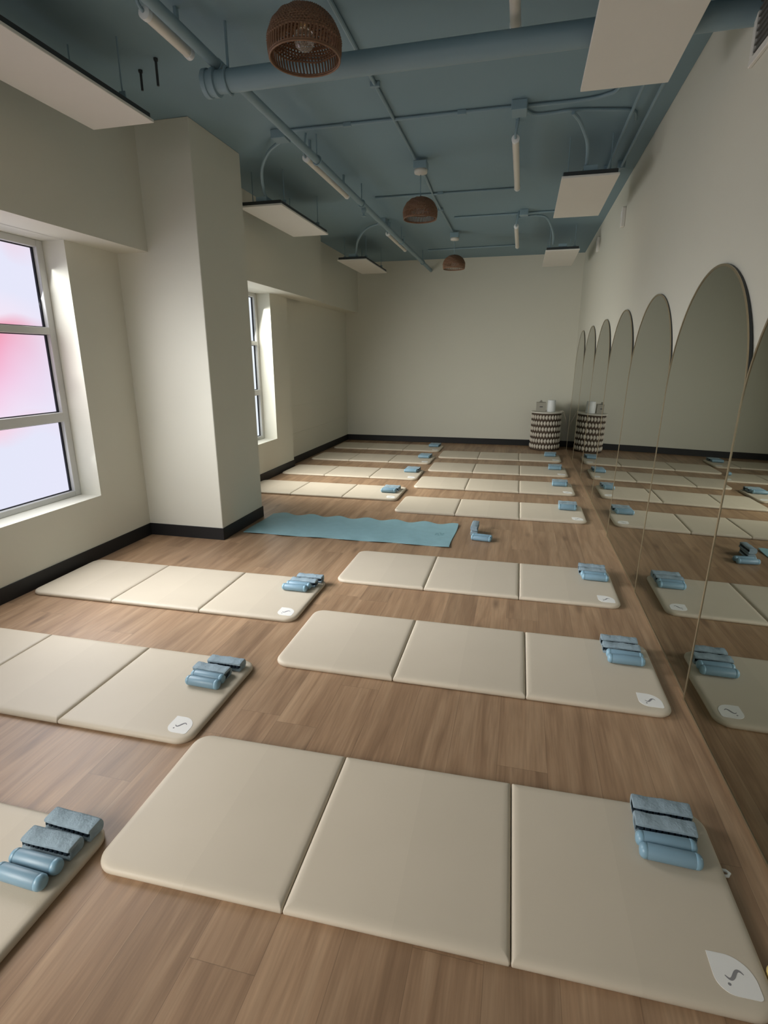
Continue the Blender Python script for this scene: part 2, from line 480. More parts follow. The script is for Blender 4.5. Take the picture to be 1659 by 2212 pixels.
# ------------------------------------------------------------------ arched mirrors leaning on the right wall
MW, MZ, MTOP, MD = 1.172, 1.25, 1.85, 0.012
PITCHM, MY0 = 1.18, 2.338
LEAN = radians(1.1)
def arch(inset, n=40, bottom=0.0):
    hw = MW/2-inset; rise = MTOP-MZ-inset
    pts = [(-hw, bottom+inset)]
    for i in range(n+1):
        a = pi-pi*i/n
        pts.append((hw*cos(a), MZ+rise*sin(a)))
    pts.append((hw, bottom+inset))
    return pts
def make_mirror_obj(yc, yaw, label):
    root = empty('arched_mirror', (0.787, yc, 0), label, 'mirror', 'arched mirrors along the wall')
    root.rotation_euler = (0, LEAN, yaw)
    o, i = arch(0), arch(0.0105)
    bm = bmesh.new()
    n = len(o)
    # frame: front lip, outer side, inner side, back
    vo = [bm.verts.new((0, y, z)) for y, z in o]; vi = [bm.verts.new((0, y, z)) for y, z in i]
    vob = [bm.verts.new((0.0035, y, z)) for y, z in o]; vib = [bm.verts.new((0.0035, y, z)) for y, z in i]
    for k in range(n):
        j = (k+1) % n
        bm.faces.new((vo[k], vo[j], vi[j], vi[k])); bm.faces.new((vo[k], vob[k], vob[j], vo[j]))
        bm.faces.new((vi[k], vi[j], vib[j], vib[k])); bm.faces.new((vob[k], vib[k], vib[j], vob[j]))
    link('frame', bm, GOLD, root)
    g = bmesh.new()
    q = arch(0.0006)
    f = [g.verts.new((0.0036, y, z)) for y, z in q]; b = [g.verts.new((MD+0.002, y, z)) for y, z in q]
    g.faces.new(f); g.faces.new(b)
    for k in range(len(q)):
        j = (k+1) % len(q)
        g.faces.new((f[k], f[j], b[j], b[k]))
    link('backing_board', g, DARKM, root)
    g = bmesh.new()
    gi = arch(0.0107)
    f = [g.verts.new((0.0022, y, z)) for y, z in gi]; b = [g.verts.new((0.0034, y, z)) for y, z in gi]
    g.faces.new(f); g.faces.new(b)
    for k in range(len(gi)):
        j = (k+1) % len(gi)
        g.faces.new((f[k], f[j], b[j], b[k]))
    link('glass', g, MIRROR, root)
    return root
ML = ['arched gold-framed mirror cut off by the right edge of the photo',
      'largest fully visible arched gold-framed mirror, nearest the camera',
      'arched gold-framed mirror second nearest of those shown whole',
      'arched gold-framed mirror third nearest of those shown whole',
      'arched gold-framed mirror fourth nearest of those shown whole',
      'arched gold-framed mirror second from the woven drum table corner',
      'farthest arched gold-framed mirror, beside the woven drum table']
MYAW = [1.0, 0.05, 0.75, 0.3, 0.0, 0.2, 0.0]
for k in range(7):
    make_mirror_obj(MY0+PITCHM*(k-0.5), radians(MYAW[k]), ML[k])

# ------------------------------------------------------------------ folding mats
ML_, MW_, MT = 1.80, 0.604, 0.026
def rrect(x0, x1, y0, y1, rl, rr, seg=8):
    # rounded rectangle, rl radius on the x0 side, rr on the x1 side
    pts = []
    for (cx, cy, r, a0) in ((x1-rr, y1-rr, rr, 0), (x0+rl, y1-rl, rl, pi/2), (x0+rl, y0+rl, rl, pi), (x1-rr, y0+rr, rr, 1.5*pi)):
        for i in range(seg+1):
            a = a0+pi/2*i/seg
            pts.append((cx+r*cos(a), cy+r*sin(a)))
    return pts
def panel_mesh(rl, rr, sag):
    hx, hy = ML_/6, MW_/2
    bm = bmesh.new()
    prof = [(0.006, 0.0), (0.001, 0.006), (0.0, 0.012), (0.002, 0.018), (0.007, 0.0225), (0.015, 0.0252), (0.032, MT)]
    rings = []
    for d, z in prof:
        pts = rrect(-hx+d*0.85+0.0006, hx-d*0.85-0.0006, -hy+d, hy-d, max(rl-d, 0.003), max(rr-d, 0.003))
        rings.append([bm.verts.new((x, y, z)) for x, y in pts])
    n = len(rings[0])
    for a, b in zip(rings, rings[1:]):
        for i in range(n):
            j = (i+1) % n
            bm.faces.new((a[i], a[j], b[j], b[i]))
    bm.faces.new(rings[-1]); bm.faces.new(rings[0])
    return bm
def patch_outline(s=0.096):
    # leaf: two sharp and two rounded corners
    h = s/2; r = s*0.62; pts = []
    pts.append((-h, h))
    for i in range(13):
        a = pi/2-pi/2*i/12
        pts.append((h-r+r*cos(a), h-r+r*sin(a)))
    for i in range(5):
        a = -pi/2*i/4
        pts.append((h-0.010+0.010*cos(a), -h+0.010+0.010*sin(a)))
    r = s*0.42
    for i in range(9):
        a = -pi/2-pi/2*i/8
        pts.append((-h+r+r*cos(a), -h+r+r*sin(a)))
    return pts
def flat_prism(bm, pts, z0, z1):
    a = [bm.verts.new((x, y, z0)) for x, y in pts]; b = [bm.verts.new((x, y, z1)) for x, y in pts]
    bm.faces.new(a); bm.faces.new(b)
    for i in range(len(pts)):
        j = (i+1) % len(pts)
        bm.faces.new((a[i], a[j], b[j], b[i]))
    return bm
def ribbon(bm, path, widths, z0, z1):
    left, right = [], []
    for i, (x, y) in enumerate(path):
        x0, y0 = path[max(i-1, 0)]; x1, y1 = path[min(i+1, len(path)-1)]
        t = Vector((x1-x0, y1-y0)).normalized(); n = Vector((-t.y, t.x))
        wd = widths[i]/2
        left.append((x+n.x*wd, y+n.y*wd)); right.append((x-n.x*wd, y-n.y*wd))
    for i in range(len(path)-1):
        flat_prism(bm, [left[i], left[i+1], right[i+1], right[i]], z0, z1)
    return bm
def make_mat(label):
    root = empty('folding_mat', (0, 0, 0), label, 'exercise mat', 'cream folding exercise mats')
    for k, (rl, rr) in enumerate(((0.065, 0.006), (0.006, 0.006), (0.006, 0.065))):
        o = link('panel', panel_mesh(rl, rr, 0), VINYL, root, smooth=True, loc=(ML_/6+k*ML_/3, MW_/2, 0))
        autosmooth(o, 50)
    bm = flat_prism(bmesh.new(), patch_outline(), 0, 0.0012)
    pt = link('logo_patch', bm, PATCH, root, loc=(ML_-0.080, 0.086, MT-0.0002))
    pt['label'] = 'white leaf-shaped patch with a grey S-shaped mark'
    bm = bmesh.new()
    path = []
    for i in range(25):
        t = i/24
        # swash like a slanted S lying across the patch
        path.append((-0.026+0.050*t, 0.011*sin(2*pi*(t-0.5))*-1.0*1.0 + 0.012*(t-0.5)))
    path = [(-0.022+0.044*(i/24), 0.0095*sin((i/24)*2*pi+pi)+0.009*((i/24)-0.5)) for i in range(25)]
    wd = [0.0018+0.0062*sin(pi*i/24) for i in range(25)]
    ribbon(bm, path, wd, 0.0010, 0.0016)
    flat_prism(bm, [(-0.018+0.0036*cos(a*pi/6), -0.024+0.0036*sin(a*pi/6)) for a in range(12)], 0.0010, 0.0016)
    link('printed_mark', bm, INK, pt)
    return root
RX, LX = -1.136, -2.968
mats = [
 ('R1', RX, 1.004, 0.018, 'largest cream folding mat, front of the row beside the mirrors', 'first mirror-side mat'),
 ('R2', -1.095, 2.157, 0.004, 'cream folding mat second from camera in the mirror-side row', 'second mirror-side mat'),
 ('R3', -1.132, 3.210, 0.001, 'cream folding mat third in the mirror-side row, before the blue mat', 'third mirror-side mat'),
 ('R4', -1.140, 4.997, 0.003, 'cream folding mat fourth in the mirror-side row, behind the weights on bare floor', 'fourth mirror-side mat'),
 ('R5', -1.150, 6.060, 0.002, 'cream folding mat fifth in the mirror-side row', 'fifth mirror-side mat'),
 ('R6', -1.150, 7.060, 0.003, 'cream folding mat sixth in the mirror-side row', 'sixth mirror-side mat'),
 ('R7', -1.165, 8.110, 0.004, 'farthest cream folding mat in the mirror-side row, by the woven table', 'farthest mirror-side mat'),
 ('L1', -2.962, 0.528, 0.004, 'cream folding mat cut off by the left edge at the front', 'front window-side mat'),
 ('L2', -2.966, 1.527, 0.007, 'cream folding mat second in the window-side row, under the near window', 'second window-side mat'),
 ('L3', -2.970, 2.568, 0.013, 'cream folding mat third in the window-side row, before the pier', 'third window-side mat'),
 ('L4', -3.005+0.0, 5.410, 0.002, 'cream folding mat just behind the blue mat, partly hidden by the pier', 'fourth window-side mat'),
 ('L5', -2.985, 6.450, 0.004, 'cream folding mat fifth in the window-side row, below the far window', 'fifth window-side mat'),
 ('L6', -3.000, 7.545, 0.004, 'cream folding mat sixth in the window-side row', 'sixth window-side mat'),
 ('L7', -3.020, 8.640, 0.004, 'farthest cream folding mat in the window-side row, by the back wall', 'farthest window-side mat'),
]
proto_mat = None
# ---- the props on each mat
def make_hand_weight(label):
    root = empty('hand_weight', (0, 0, 0), label, 'hand weight', 'blue hand weights')
    R, h = 0.0225, 0.064
    prof = [(R-0.001, -h), (R, -h+0.003), (R, h-0.003), (R-0.001, h)]
    o = link('bar', lathe(bmesh.new(), prof, 24, 'x', True, (0, 0, R)), BLUEW, root, smooth=True); autosmooth(o, 40)
    for s in (-1, 1):
        pr = [(R-0.002, h-0.001), (R-0.0002, h+0.001), (R-0.0004, h+0.009), (R-0.004, h+0.0155), (R-0.009, h+0.019), (0.006, h+0.0205)]
        pr = [(r, s*x) for r, x in pr]
        e = link('end_cap', lathe(bmesh.new(), pr, 24, 'x', True, (0, 0, R)), BLUEE, root, smooth=True); autosmooth(e, 50)
    return root
def make_ankle_weight(label):
    root = empty('ankle_weight', (0, 0, 0), label, 'ankle weight', 'folded blue ankle weights')
    # folded cloth strap: lower layer, upper layer, fold along the back; the open front shows a dark slit of inner bars
    Lx, wy, t, top = 0.086, 0.031, 0.0125, 0.042
    out = [(-wy+0.002, 0.0), (wy-0.014, 0.0)]
    for i in range(9):
        a = -pi/2+pi*i/8
        out.append((wy-0.014+0.014*cos(a), top/2+(top/2)*sin(a)))
    out += [(0.0, top+0.001), (-wy+0.006, top), (-wy+0.001, top-0.003), (-wy, top-t+0.003), (-wy+0.004, top-t),
            (wy-0.016, top-t), (wy-0.016, t), (-wy+0.004, t), (-wy, t-0.003), (-wy, 0.003)]
    bm = bmesh.new()
    n = len(out); rings = []
    K = 18
    for k in range(K+1):
        x = -Lx+2*Lx*k/K
        e = min(k, K-k)
        s_ = (0.93, 0.985)[e] if e < 2 else 1.0
        if k == 1: x = -Lx+0.004
        if k == K-1: x = Lx-0.004
        ring = []
        for y, z in out:
            zz = top/2+(z-top/2)*s_
            if z > top-0.004: zz += 0.0014*sin(75*x+60*y)+0.0008*sin(190*x)
            ring.append(bm.verts.new((x, y*s_+0.0010*sin(34*x), zz)))
        rings.append(ring)
    for a, b in zip(rings, rings[1:]):
        for i in range(n):
            j = (i+1) % n
            bm.faces.new((a[i], a[j], b[j], b[i]))
    bm.faces.new(rings[0]); bm.faces.new(rings[-1])
    bmesh.ops.triangulate(bm, faces=[f for f in bm.faces if len(f.verts) > 4])
    o = link('strap', bm, BLUEF, root, smooth=True); autosmooth(o, 45)
    bm = bmesh.new()
    for k in range(9):
        x = -0.076+k*0.0172
        bx(bm, x, x+0.0135, -wy+0.005, wy-0.017, t-0.0005, top-t+0.0005, 0.002, 1)
    link('inner_bars', bm, DARKB, root)
    return root
proto_hw = proto_aw = None
rng = random.Random(7)
def place_hw(loc, rz, label):
    global proto_hw
    if proto_hw is None:
        proto_hw = make_hand_weight(label); o = proto_hw
    else:
        o = dup(proto_hw, None, None, label)
    o.location = loc; o.rotation_euler = (0, 0, rz)
    return o
def place_aw(loc, rz, label):
    global proto_aw
    if proto_aw is None:
        proto_aw = make_ankle_weight(label); o = proto_aw
    else:
        o = dup(proto_aw, None, None, label)
    o.location = loc; o.rotation_euler = (0, 0, rz)
    return o
# offsets from the mat's inner far corner (right end, back edge): (dx, dy) of pad far, pad near, weight far, weight near
default_set = ((-0.135, -0.040), (-0.138, -0.113), (-0.145, -0.178), (-0.148, -0.225))
sets = {
 'R1': ((-0.132, -0.040), (-0.138, -0.113), (-0.150, -0.176), (-0.148, -0.222)),
 'R2': ((-0.135, -0.045), (-0.135, -0.120), (-0.130, -0.186), (-0.130, -0.232)),
 'R3': ((-0.115, -0.042), (-0.118, -0.116), (-0.115, -0.180), (-0.112, -0.227)),
 'L1': ((-0.110, -0.038), (-0.120, -0.111), (-0.112, -0.178), (-0.116, -0.228)),
 'L2': ((-0.118, -0.082), (-0.150, -0.158), (-0.140, -0.212), (-0.138, -0.258)),
 'L3': ((-0.105, -0.050), (-0.120, -0.125), (-0.135, -0.180), (-0.145, -0.227)),
 'L4': ((-0.140, -0.150), (-0.140, -0.223), (-0.150, -0.288), (-0.150, -0.335)),
}
for key, x, y, a, lab, short in mats:
    if proto_mat is None:
        proto_mat = make_mat(lab); o = proto_mat
    else:
        o = dup(proto_mat, None, None, lab)
    o.location = (x, y, 0); o.rotation_euler = (0, 0, a)
    ca, sa = cos(a), sin(a)
    def P(u, v): return (x+u*ca-v*sa, y+u*sa+v*ca)
    st = sets.get(key, default_set)
    jit = lambda s: rng.uniform(-s, s)
    names = ('folded blue ankle weight farthest back on the '+short,
             'folded blue ankle weight next to the hand weights on the '+short,
             'blue hand weight beside the ankle weights on the '+short,
             'blue hand weight nearest the camera on the '+short)
    for i, (dx, dy) in enumerate(st):
        p = P(ML_+dx, MW_+dy)
        if i < 2:
            place_aw((p[0], p[1], MT+0.0005), a+jit(0.05)-0.02, names[i])
        else:
            place_hw((p[0], p[1], MT+0.0003), a+jit(0.04)-0.02, names[i])

# small loop tab on the front mat's mirror end
bm = bmesh.new()
tube(bm, [(0, -0.010, 0), (0.014, -0.009, 0.001), (0.021, 0, 0.002), (0.014, 0.009, 0.001), (0, 0.010, 0)], 0.0045, 8)
o = link('loop_tab', bm, WHITEP, proto_mat, smooth=True, loc=(ML_-0.004, 0.395, 0.008))
o['label'] = 'small pale loop tab on the mat end'

# yellow round-ended stop on the floor by the front mat's corner
bm = bmesh.new()
lathe(bm, [(0.026, 0), (0.030, 0.004), (0.030, 0.018), (0.026, 0.027), (0.016, 0.031), (0.004, 0.032)], 24, 'z', True)
o = link('door_stop', bm, YELLOW, smooth=True, loc=(0.6935, 1.150, 0))
autosmooth(o, 50)
tag(o, 'small pale yellow round knob on the floor at the right edge', 'door stop')

# ------------------------------------------------------------------ blue yoga mat
root = empty('yoga_mat', (-1.37, 4.385, 0), 'thin blue yoga mat with wavy edges lying beside the pier', 'yoga mat')
bm = bmesh.new()
nx, ny = 90, 16
grid = []
for i in range(nx+1):
    row = []
    u = -0.895+1.79*i/nx
    for j in range(ny+1):
        v = -0.312+0.624*j/ny
        edge = abs(v)/0.312
        wob = 0.015*sin(u*23.0+0.6)+0.005*sin(u*11)
        vv = v+(wob*(v/0.312))+0.012*sin(u*1.8)
        lift = 0.006*(1+sin(u*23.0+0.6))*edge**3
        row.append((u+0.006*sin(v*9), vv, 0.0045+lift))
    grid.append(row)
top = [[bm.verts.new(c) for c in r] for r in grid]
bot = [[bm.verts.new((c[0], c[1], c[2]-0.0042)) for c in r] for r in grid]
for i in range(nx):
    for j in range(ny):
        bm.faces.new((top[i][j], top[i+1][j], top[i+1][j+1], top[i][j+1]))
        bm.faces.new((bot[i][j], bot[i][j+1], bot[i+1][j+1], bot[i+1][j]))
for i in range(nx):
    bm.faces.new((top[i][0], bot[i][0], bot[i+1][0], top[i+1][0])); bm.faces.new((top[i][ny], top[i+1][ny], bot[i+1][ny], bot[i][ny]))
for j in range(ny):
    bm.faces.new((top[0][j], top[0][j+1], bot[0][j+1], bot[0][j])); bm.faces.new((top[nx][j], bot[nx][j], bot[nx][j+1], top[nx][j+1]))
o = link('sheet', bm, YOGA, root, smooth=True); autosmooth(o, 50)
bm = bmesh.new()
for k in range(6):
    a = k*pi/3
    path = [(0.012*cos(a)+t*0.035*cos(a+0.9*t), 0.012*sin(a)+t*0.035*sin(a+0.9*t)) for t in [i/8 for i in range(9)]]
    ribbon(bm, path, [0.003+0.008*sin(pi*min(i+0.5, 8)/8.5) for i in range(9)], 0.0, 0.0008)
link('printed_mark', bm, YOGAD, root, loc=(0.77, 0.02, 0.0047))

# the instructor's props on bare floor next to the blue mat
place_hw((-0.243, 4.318, 0.0), -0.14, 'blue hand weight on bare floor, nearest the camera, beside the blue mat')
place_hw((-0.238, 4.368, 0.0), -0.14, 'blue hand weight on bare floor behind its twin, beside the blue mat')
place_aw((-0.315, 4.515, 0.0), pi/2+0.03, 'folded blue ankle weight on bare floor, under a paler one')
place_aw((-0.312, 4.520, 0.0455), pi/2-0.03, 'folded blue ankle weight on top of another on bare floor')

# ------------------------------------------------------------------ hanging white radiant panels
def make_panel(label):
    root = empty('ceiling_panel', (0, 0, 0), label, 'ceiling panel', 'white panels hung under the ceiling')
    wx, ly = 0.20, 0.60
    link('face_plate', box(-wx, wx, -ly, ly, 0, 0.016, 0.003, 2), PANELW, root)
    bm = bmesh.new()
    link('rear_tray', box(-wx+0.012, wx-0.012, -ly+0.012, ly-0.012, 0.0155, 0.045, 0.002, 1), DARKM, root)
    for sx in (-1, 1):
        for sy in (-1, 1):
            bm = bmesh.new()
            bx(bm, sx*0.15-0.018, sx*0.15+0.018, sy*0.42-0.004, sy*0.42+0.004, 0.045, 0.085)
            tube(bm, [(sx*0.15, sy*0.42, 0.06), (sx*0.15, sy*0.42, ZC-2.72)], 0.004, 8)
            link('hanger', bm, PIPE, root)
    bm = box(-0.05, 0.05, -ly+0.03, -ly+0.15, 0.044, 0.085, 0.003, 1)
    link('wiring_box', bm, PIPE, root)
    return root
ZP = 2.72
pp = [(-2.285, 2.50, 'white ceiling panel hung above the near window, cut off at top left'),
      (-2.29, 5.42, 'white ceiling panel hung just past the pier on the window side'),
      (-2.305, 8.15, 'farthest white ceiling panel on the window side, near the back wall'),
      (0.392, 2.70, 'large white ceiling panel cut off at top right, above the mirrors'),
      (0.392, 5.28, 'white ceiling panel second from the camera on the mirror side'),
      (0.385, 8.15, 'farthest white ceiling panel on the mirror side, seen edge-on')]
first = None
for x, y, lab in pp:
    if first is None:
        first = make_panel(lab); o = first
    else: o = dup(first, None, None, lab)
    o.location = (x, y, ZP)

# ------------------------------------------------------------------ pendants
def make_pendant(label):
    root = empty('pendant_lamp', (0, 0, 0), label, 'pendant lamp', 'woven rattan pendant lamps')
    R, H = 0.143, 0.162
    z0 = 2.594
    def prof(t):    # t 0 at rim .. 1 at top; returns radius, height
        a = radians(-16+106*t)
        b0 = sin(radians(-16))
        return R*max(cos(a), 0.0)**0.9, H*(sin(a)-b0)/(1-b0)
    bm = bmesh.new()
    ns = 64
    for k in range(ns):                         # spokes, slightly slanted like woven canes
        a0 = 2*pi*k/ns
        pts = []
        for i in range(13):
            t = i/12*0.93
            r, h = prof(t)
            a = a0+0.25*t
            pts.append((r*cos(a), r*sin(a), z0+h))
        tube(bm, pts, [0.0036]*6+[0.0034-0.00025*i for i in range(7)], 5)
    spokes = link('shade', bm, RATTAN, root, smooth=True)
    bm = bmesh.new()
    nr = 20
    for q in range(nr):                         # woven bands over the upper part of the dome
        t = 0.22+0.74*q/(nr-1)
        r, h = prof(t)
        pts = []
        kk = ns*2 if q < 14 else ns
        for i in range(kk*1):
            a = 2*pi*i/kk
            wv = 0.0035*(1 if ((i//1) % 2 == 0) else -1)*(1 if q % 2 == 0 else -1)
            rr = max(r+wv*0.9, 0.004)
            pts.append((rr*cos(a), rr*sin(a), z0+h+0.002*sin(a*7+q)))
        tube(bm, pts, 0.0040, 5, closed=True)
    link('weave', bm, RATTAN, spokes, smooth=True)
    bm = bmesh.new()
    for dz in (0.0, 0.006):
        tube(bm, [(R*0.965*cos(2*pi*i/72), R*0.965*sin(2*pi*i/72), z0-0.002+dz) for i in range(72)], 0.0042, 6, closed=True)
    link('rim', bm, RATTAN, spokes, smooth=True)
    bm = bmesh.new()
    lathe(bm, [(0.012, z0+0.162), (0.020, z0+0.158), (0.020, z0+0.108), (0.015, z0+0.104)], 20)
    link('socket', bm, BRASS, root, smooth=True)
    bm = bmesh.new()
    pr = [(0.012, z0+0.106), (0.015, z0+0.097)]+[(0.040*cos(b), z0+0.062+0.040*sin(b)) for b in [radians(d) for d in range(60, -90, -15)]]+[(0.003, z0+0.0221)]
    lathe(bm, pr, 24)
    link('bulb', bm, BULB, root, smooth=True)
    bm = bmesh.new()
    tube(bm, [(0, 0, z0+0.158), (0, 0, 2.95)], 0.0045, 8)
    link('cord', bm, PIPE, root, smooth=True)
    bm = bmesh.new()
    lathe(bm, [(0.010, 2.925), (0.052, 2.935), (0.055, 2.945), (0.055, 2.963)], 28)
    link('canopy', bm, TUBEW, root, smooth=True)
    bm = box(-0.055, 0.055, -0.055, 0.055, 2.963, 3.02, 0.004, 1)
    link('outlet_box', bm, PIPE, root)
    return root
pl = [(-0.915, 2.41, 'largest woven rattan pendant lamp, at the top of the photo'),
      (-0.925, 5.04, 'woven rattan pendant lamp in the middle of the three'),
      (-0.960, 7.74, 'smallest woven rattan pendant lamp, nearest the back wall')]
first = None
for x, y, lab in pl:
    if first is None:
        first = make_pendant(lab); o = first
    else: o = dup(first, None, None, lab)
    o.location = (x, y, 0)

# ------------------------------------------------------------------ ceiling pipes
YM = 2.935
root = empty('ceiling_pipe', (-1.62, YM, 2.84), 'thick blue-painted pipe crossing the ceiling with a thinner branch pipe along the room', 'pipe')
def sub(bm, name, mat=PIPE, smooth=True):
    o = link(name, bm, mat, root, smooth=smooth)
    o.matrix_parent_inverse = Matrix.Translation(-root.location)
    if smooth: autosmooth(o, 40)
    return o
ZM, RM = 2.795, 0.050
bm = bmesh.new(); tube(bm, [(-1.60, YM, ZM), (XW-0.004, YM, ZM)], RM, 32); sub(bm, 'main_pipe')
bm = bmesh.new()
lathe(bm, [(0.040, -1.665), (0.050, -1.662), (0.063, -1.655), (0.063, -1.632), (0.056, -1.629), (0.056, -1.612), (0.063, -1.609), (0.063, -1.588), (0.0505, -1.584)], 32, 'x', True, (0, YM, ZM))
sub(bm, 'end_coupling')
XP, ZPI, RP = -1.585, 2.875, 0.026
bm = bmesh.new(); tube(bm, [(XP-0.005, -1.5, ZPI), (XP-0.005, YM, ZPI)], RP, 20); sub(bm, 'branch_pipe')
bm = bmesh.new(); tube(bm, [(XP, YM, ZPI), (XP, YB-0.004, ZPI)], RP, 20); sub(bm, 'branch_pipe')
bm = bmesh.new()
tube(bm, [(XP+0.06, YM+0.055*cos(a), ZM+0.055*sin(a)) for a in [2*pi*i/32 for i in range(32)]], 0.007, 6, closed=True)
tube(bm, [(XP+0.06, YM, ZM+0.055), (XP+0.06, YM, ZC)], 0.007, 8)
sub(bm, 'clamp')
for yy in (2.15, 4.35, 5.55, 7.35, 8.9):
    bm = bmesh.new()
    xx = XP if yy > YM else XP-0.005
    tube(bm, [(xx+0.031*cos(a), yy, ZPI+0.031*sin(a)) for a in [2*pi*i/20 for i in range(20)]], 0.005, 6, closed=True)
    tube(bm, [(xx, yy, ZPI+0.030), (xx, yy, ZC)], 0.005, 8)
    sub(bm, 'hanger_ring')
# sprinkler drops on the branch
for yy in (5.62,):
    bm = bmesh.new()
    lathe(bm, [(0.022, 0.0), (0.026, -0.02), (0.022, -0.035), (0.010, -0.05), (0.010, -0.07), (0.024, -0.072), (0.024, -0.076), (0.004, -0.078)], 16, 'z', True, (XP, yy, ZPI-RP+0.006))
    sub(bm, 'sprinkler_head')

# fluorescent-style tube lights (off)
def tube_light(x, y0, y1, z, label):
    root = empty('tube_light', (x, (y0+y1)/2, z), label, 'tube light', 'white tube lights under the ceiling')
    h = (y1-y0)/2
    bm = bmesh.new(); lathe(bm, [(0.024, -h+0.02), (0.024, h-0.02)], 20, 'y')
    o = link('tube', bm, TUBEW, root, smooth=True); autosmooth(o)
    for s in (-1, 1):
        bm = bmesh.new(); lathe(bm, [(0.026, s*(h-0.03)), (0.027, s*(h-0.004)), (0.020, s*h), (0.005, s*(h+0.002))], 20, 'y')
        e = link('end_cap', bm, WHITEP, root, smooth=True); autosmooth(e)
        bm = bmesh.new()
        yy = s*(h-0.10)
        bx(bm, -0.008, 0.008, yy-0.012, yy+0.012, 0.018, ZC-z, 0.001, 1)
        link('mount_bracket', bm, PIPE, root)
    bm = bmesh.new()
    tube(bm, smooth_path([(0, -h, 0.0), (0.0, -h-0.035, 0.02), (0.012, -h-0.04, 0.07), (0.02, -h-0.03, ZC-z)], 6), 0.008, 8)
    link('feed_cable', bm, PIPE, root, smooth=True)
tube_light(-1.695, 2.52, 2.88, 2.90, 'short white tube light beside the ceiling pipe, nearest the camera')
tube_light(-1.675, 4.35, 5.38, 2.90, 'white tube light under the ceiling pipe, above the pier panel')
tube_light(-1.675, 6.98, 8.02, 2.90, 'farthest white tube light beside the ceiling pipe')
tube_light(-0.128, 1.95, 3.03-0.17+0.17, 2.90, 'white tube light cut off by the top edge of the photo')
tube_light(-0.145, 4.36, 5.52, 2.90, 'white tube light left of the second mirror-side panel')
tube_light(-0.170, 6.98, 8.18, 2.90, 'farthest white tube light on the mirror side')

# ------------------------------------------------------------------ conduits and boxes
def conduit(pts, label, r=0.011, smooth=False, n=8, straps=(), boxes=()):
    root = empty('conduit', pts[0], label, 'conduit', 'painted conduits on the ceiling')
    def s(bm, name):
        o = link(name, bm, PIPE, root, smooth=True)
        o.matrix_parent_inverse = Matrix.Translation(-root.location); autosmooth(o, 40)
    bm = bmesh.new()
    tube(bm, smooth_path(pts, 10) if smooth else pts, r, n)
    s(bm, 'run')
    for (x, y, z) in straps:
        bm = bmesh.new(); bx(bm, x-0.03, x+0.03, y-0.012, y+0.012, z-r-0.004, ZC, 0.003, 1)
        s(bm, 'strap')
    return root
def jbox(x, y, z, sx, sy, sz, label):
    o = link('junction_box', box(-sx/2, sx/2, -sy/2, sy/2, -sz/2, sz/2, 0.004, 1), PIPE, None, loc=(x, y, z))
    return tag(o, label, 'junction box', 'painted junction boxes on the ceiling')
ZK = ZC-0.013
conduit([(-0.965, -1.0, ZK), (-0.965, 2.355, ZK)], 'thin conduit running to the largest pendant lamp', straps=((-0.965, 1.2, ZK),))
conduit([(-0.965, 2.465, ZK), (-0.965, 4.985, ZK)], 'thin conduit between the largest and the middle pendant lamps', straps=((-0.965, 3.7, ZK),))
conduit([(-0.95, 5.10, ZK), (-0.985, 6.2, ZK), (-0.985, 7.685, ZK)], 'thin conduit between the middle and the smallest pendant lamps', straps=((-0.985, 6.6, ZK),))
conduit([(-1.86, 4.21, ZK), (-0.18, 4.21, ZK)], 'thin conduit crossing the ceiling from the pipe to the tube light box', straps=((-1.3, 4.21, ZK), (-0.5, 4.21, ZK)))
jbox(-0.125, 4.20, ZC-0.03, 0.10, 0.13, 0.06, 'square box on the ceiling where two conduits meet by a tube light')
jbox(-1.82, 4.24, ZC-0.03, 0.11, 0.11, 0.06, 'square box on the ceiling left of the pipe, near the pier')
conduit([(-0.07, 4.22, ZK), (0.25, 4.22, ZK), (0.40, 4.18, ZK), (0.47, 4.05, ZK), (0.48, 3.4, ZK), (0.48, 2.2, ZK)], 'conduit bending from the ceiling box towards the top right panel', smooth=True)
conduit([(-0.09, 4.275, ZK), (-0.03, 4.36, ZK), (0.08, 4.37, ZK), (0.22, 4.36, ZK), (0.50, 4.42, ZK), (0.61, 4.47, ZK), (0.65, 4.62, ZK)], 'wavy thin conduit behind the top right panel', smooth=True, r=0.010)
conduit([(0.59, 3.9, ZK-0.03), (0.59, 4.6, ZK-0.03), (0.60, 5.75, ZK-0.03)], 'conduit along the mirror wall, the one farther from the wall', straps=((0.60, 5.6, ZK-0.03),))
conduit([(0.70, 3.6, ZK-0.03), (0.70, 5.75, ZK-0.03)], 'conduit along the mirror wall, the one closer to the wall', straps=((0.70, 5.5, ZK-0.03),))
conduit([(-1.57, 6.0, ZK), (-0.16, 6.02, ZK), (-0.145, 5.52, ZK)][:2], 'thin conduit crossing the ceiling behind the middle pendant lamp', straps=((-0.9, 6.0, ZK),))
conduit([(-0.88, 7.0, ZK), (0.32, 6.99, ZK)], 'thin conduit crossing the ceiling before the smallest pendant lamp', straps=((-0.2, 7.0, ZK),))
conduit([(-1.5, 8.88, ZK), (-0.2, 8.80, ZK)], 'thin conduit crossing the ceiling next to the back wall')
jbox(-0.09, 6.90, ZC-0.03, 0.09, 0.09, 0.06, 'small box on the ceiling above the farthest mirror-side tube light')
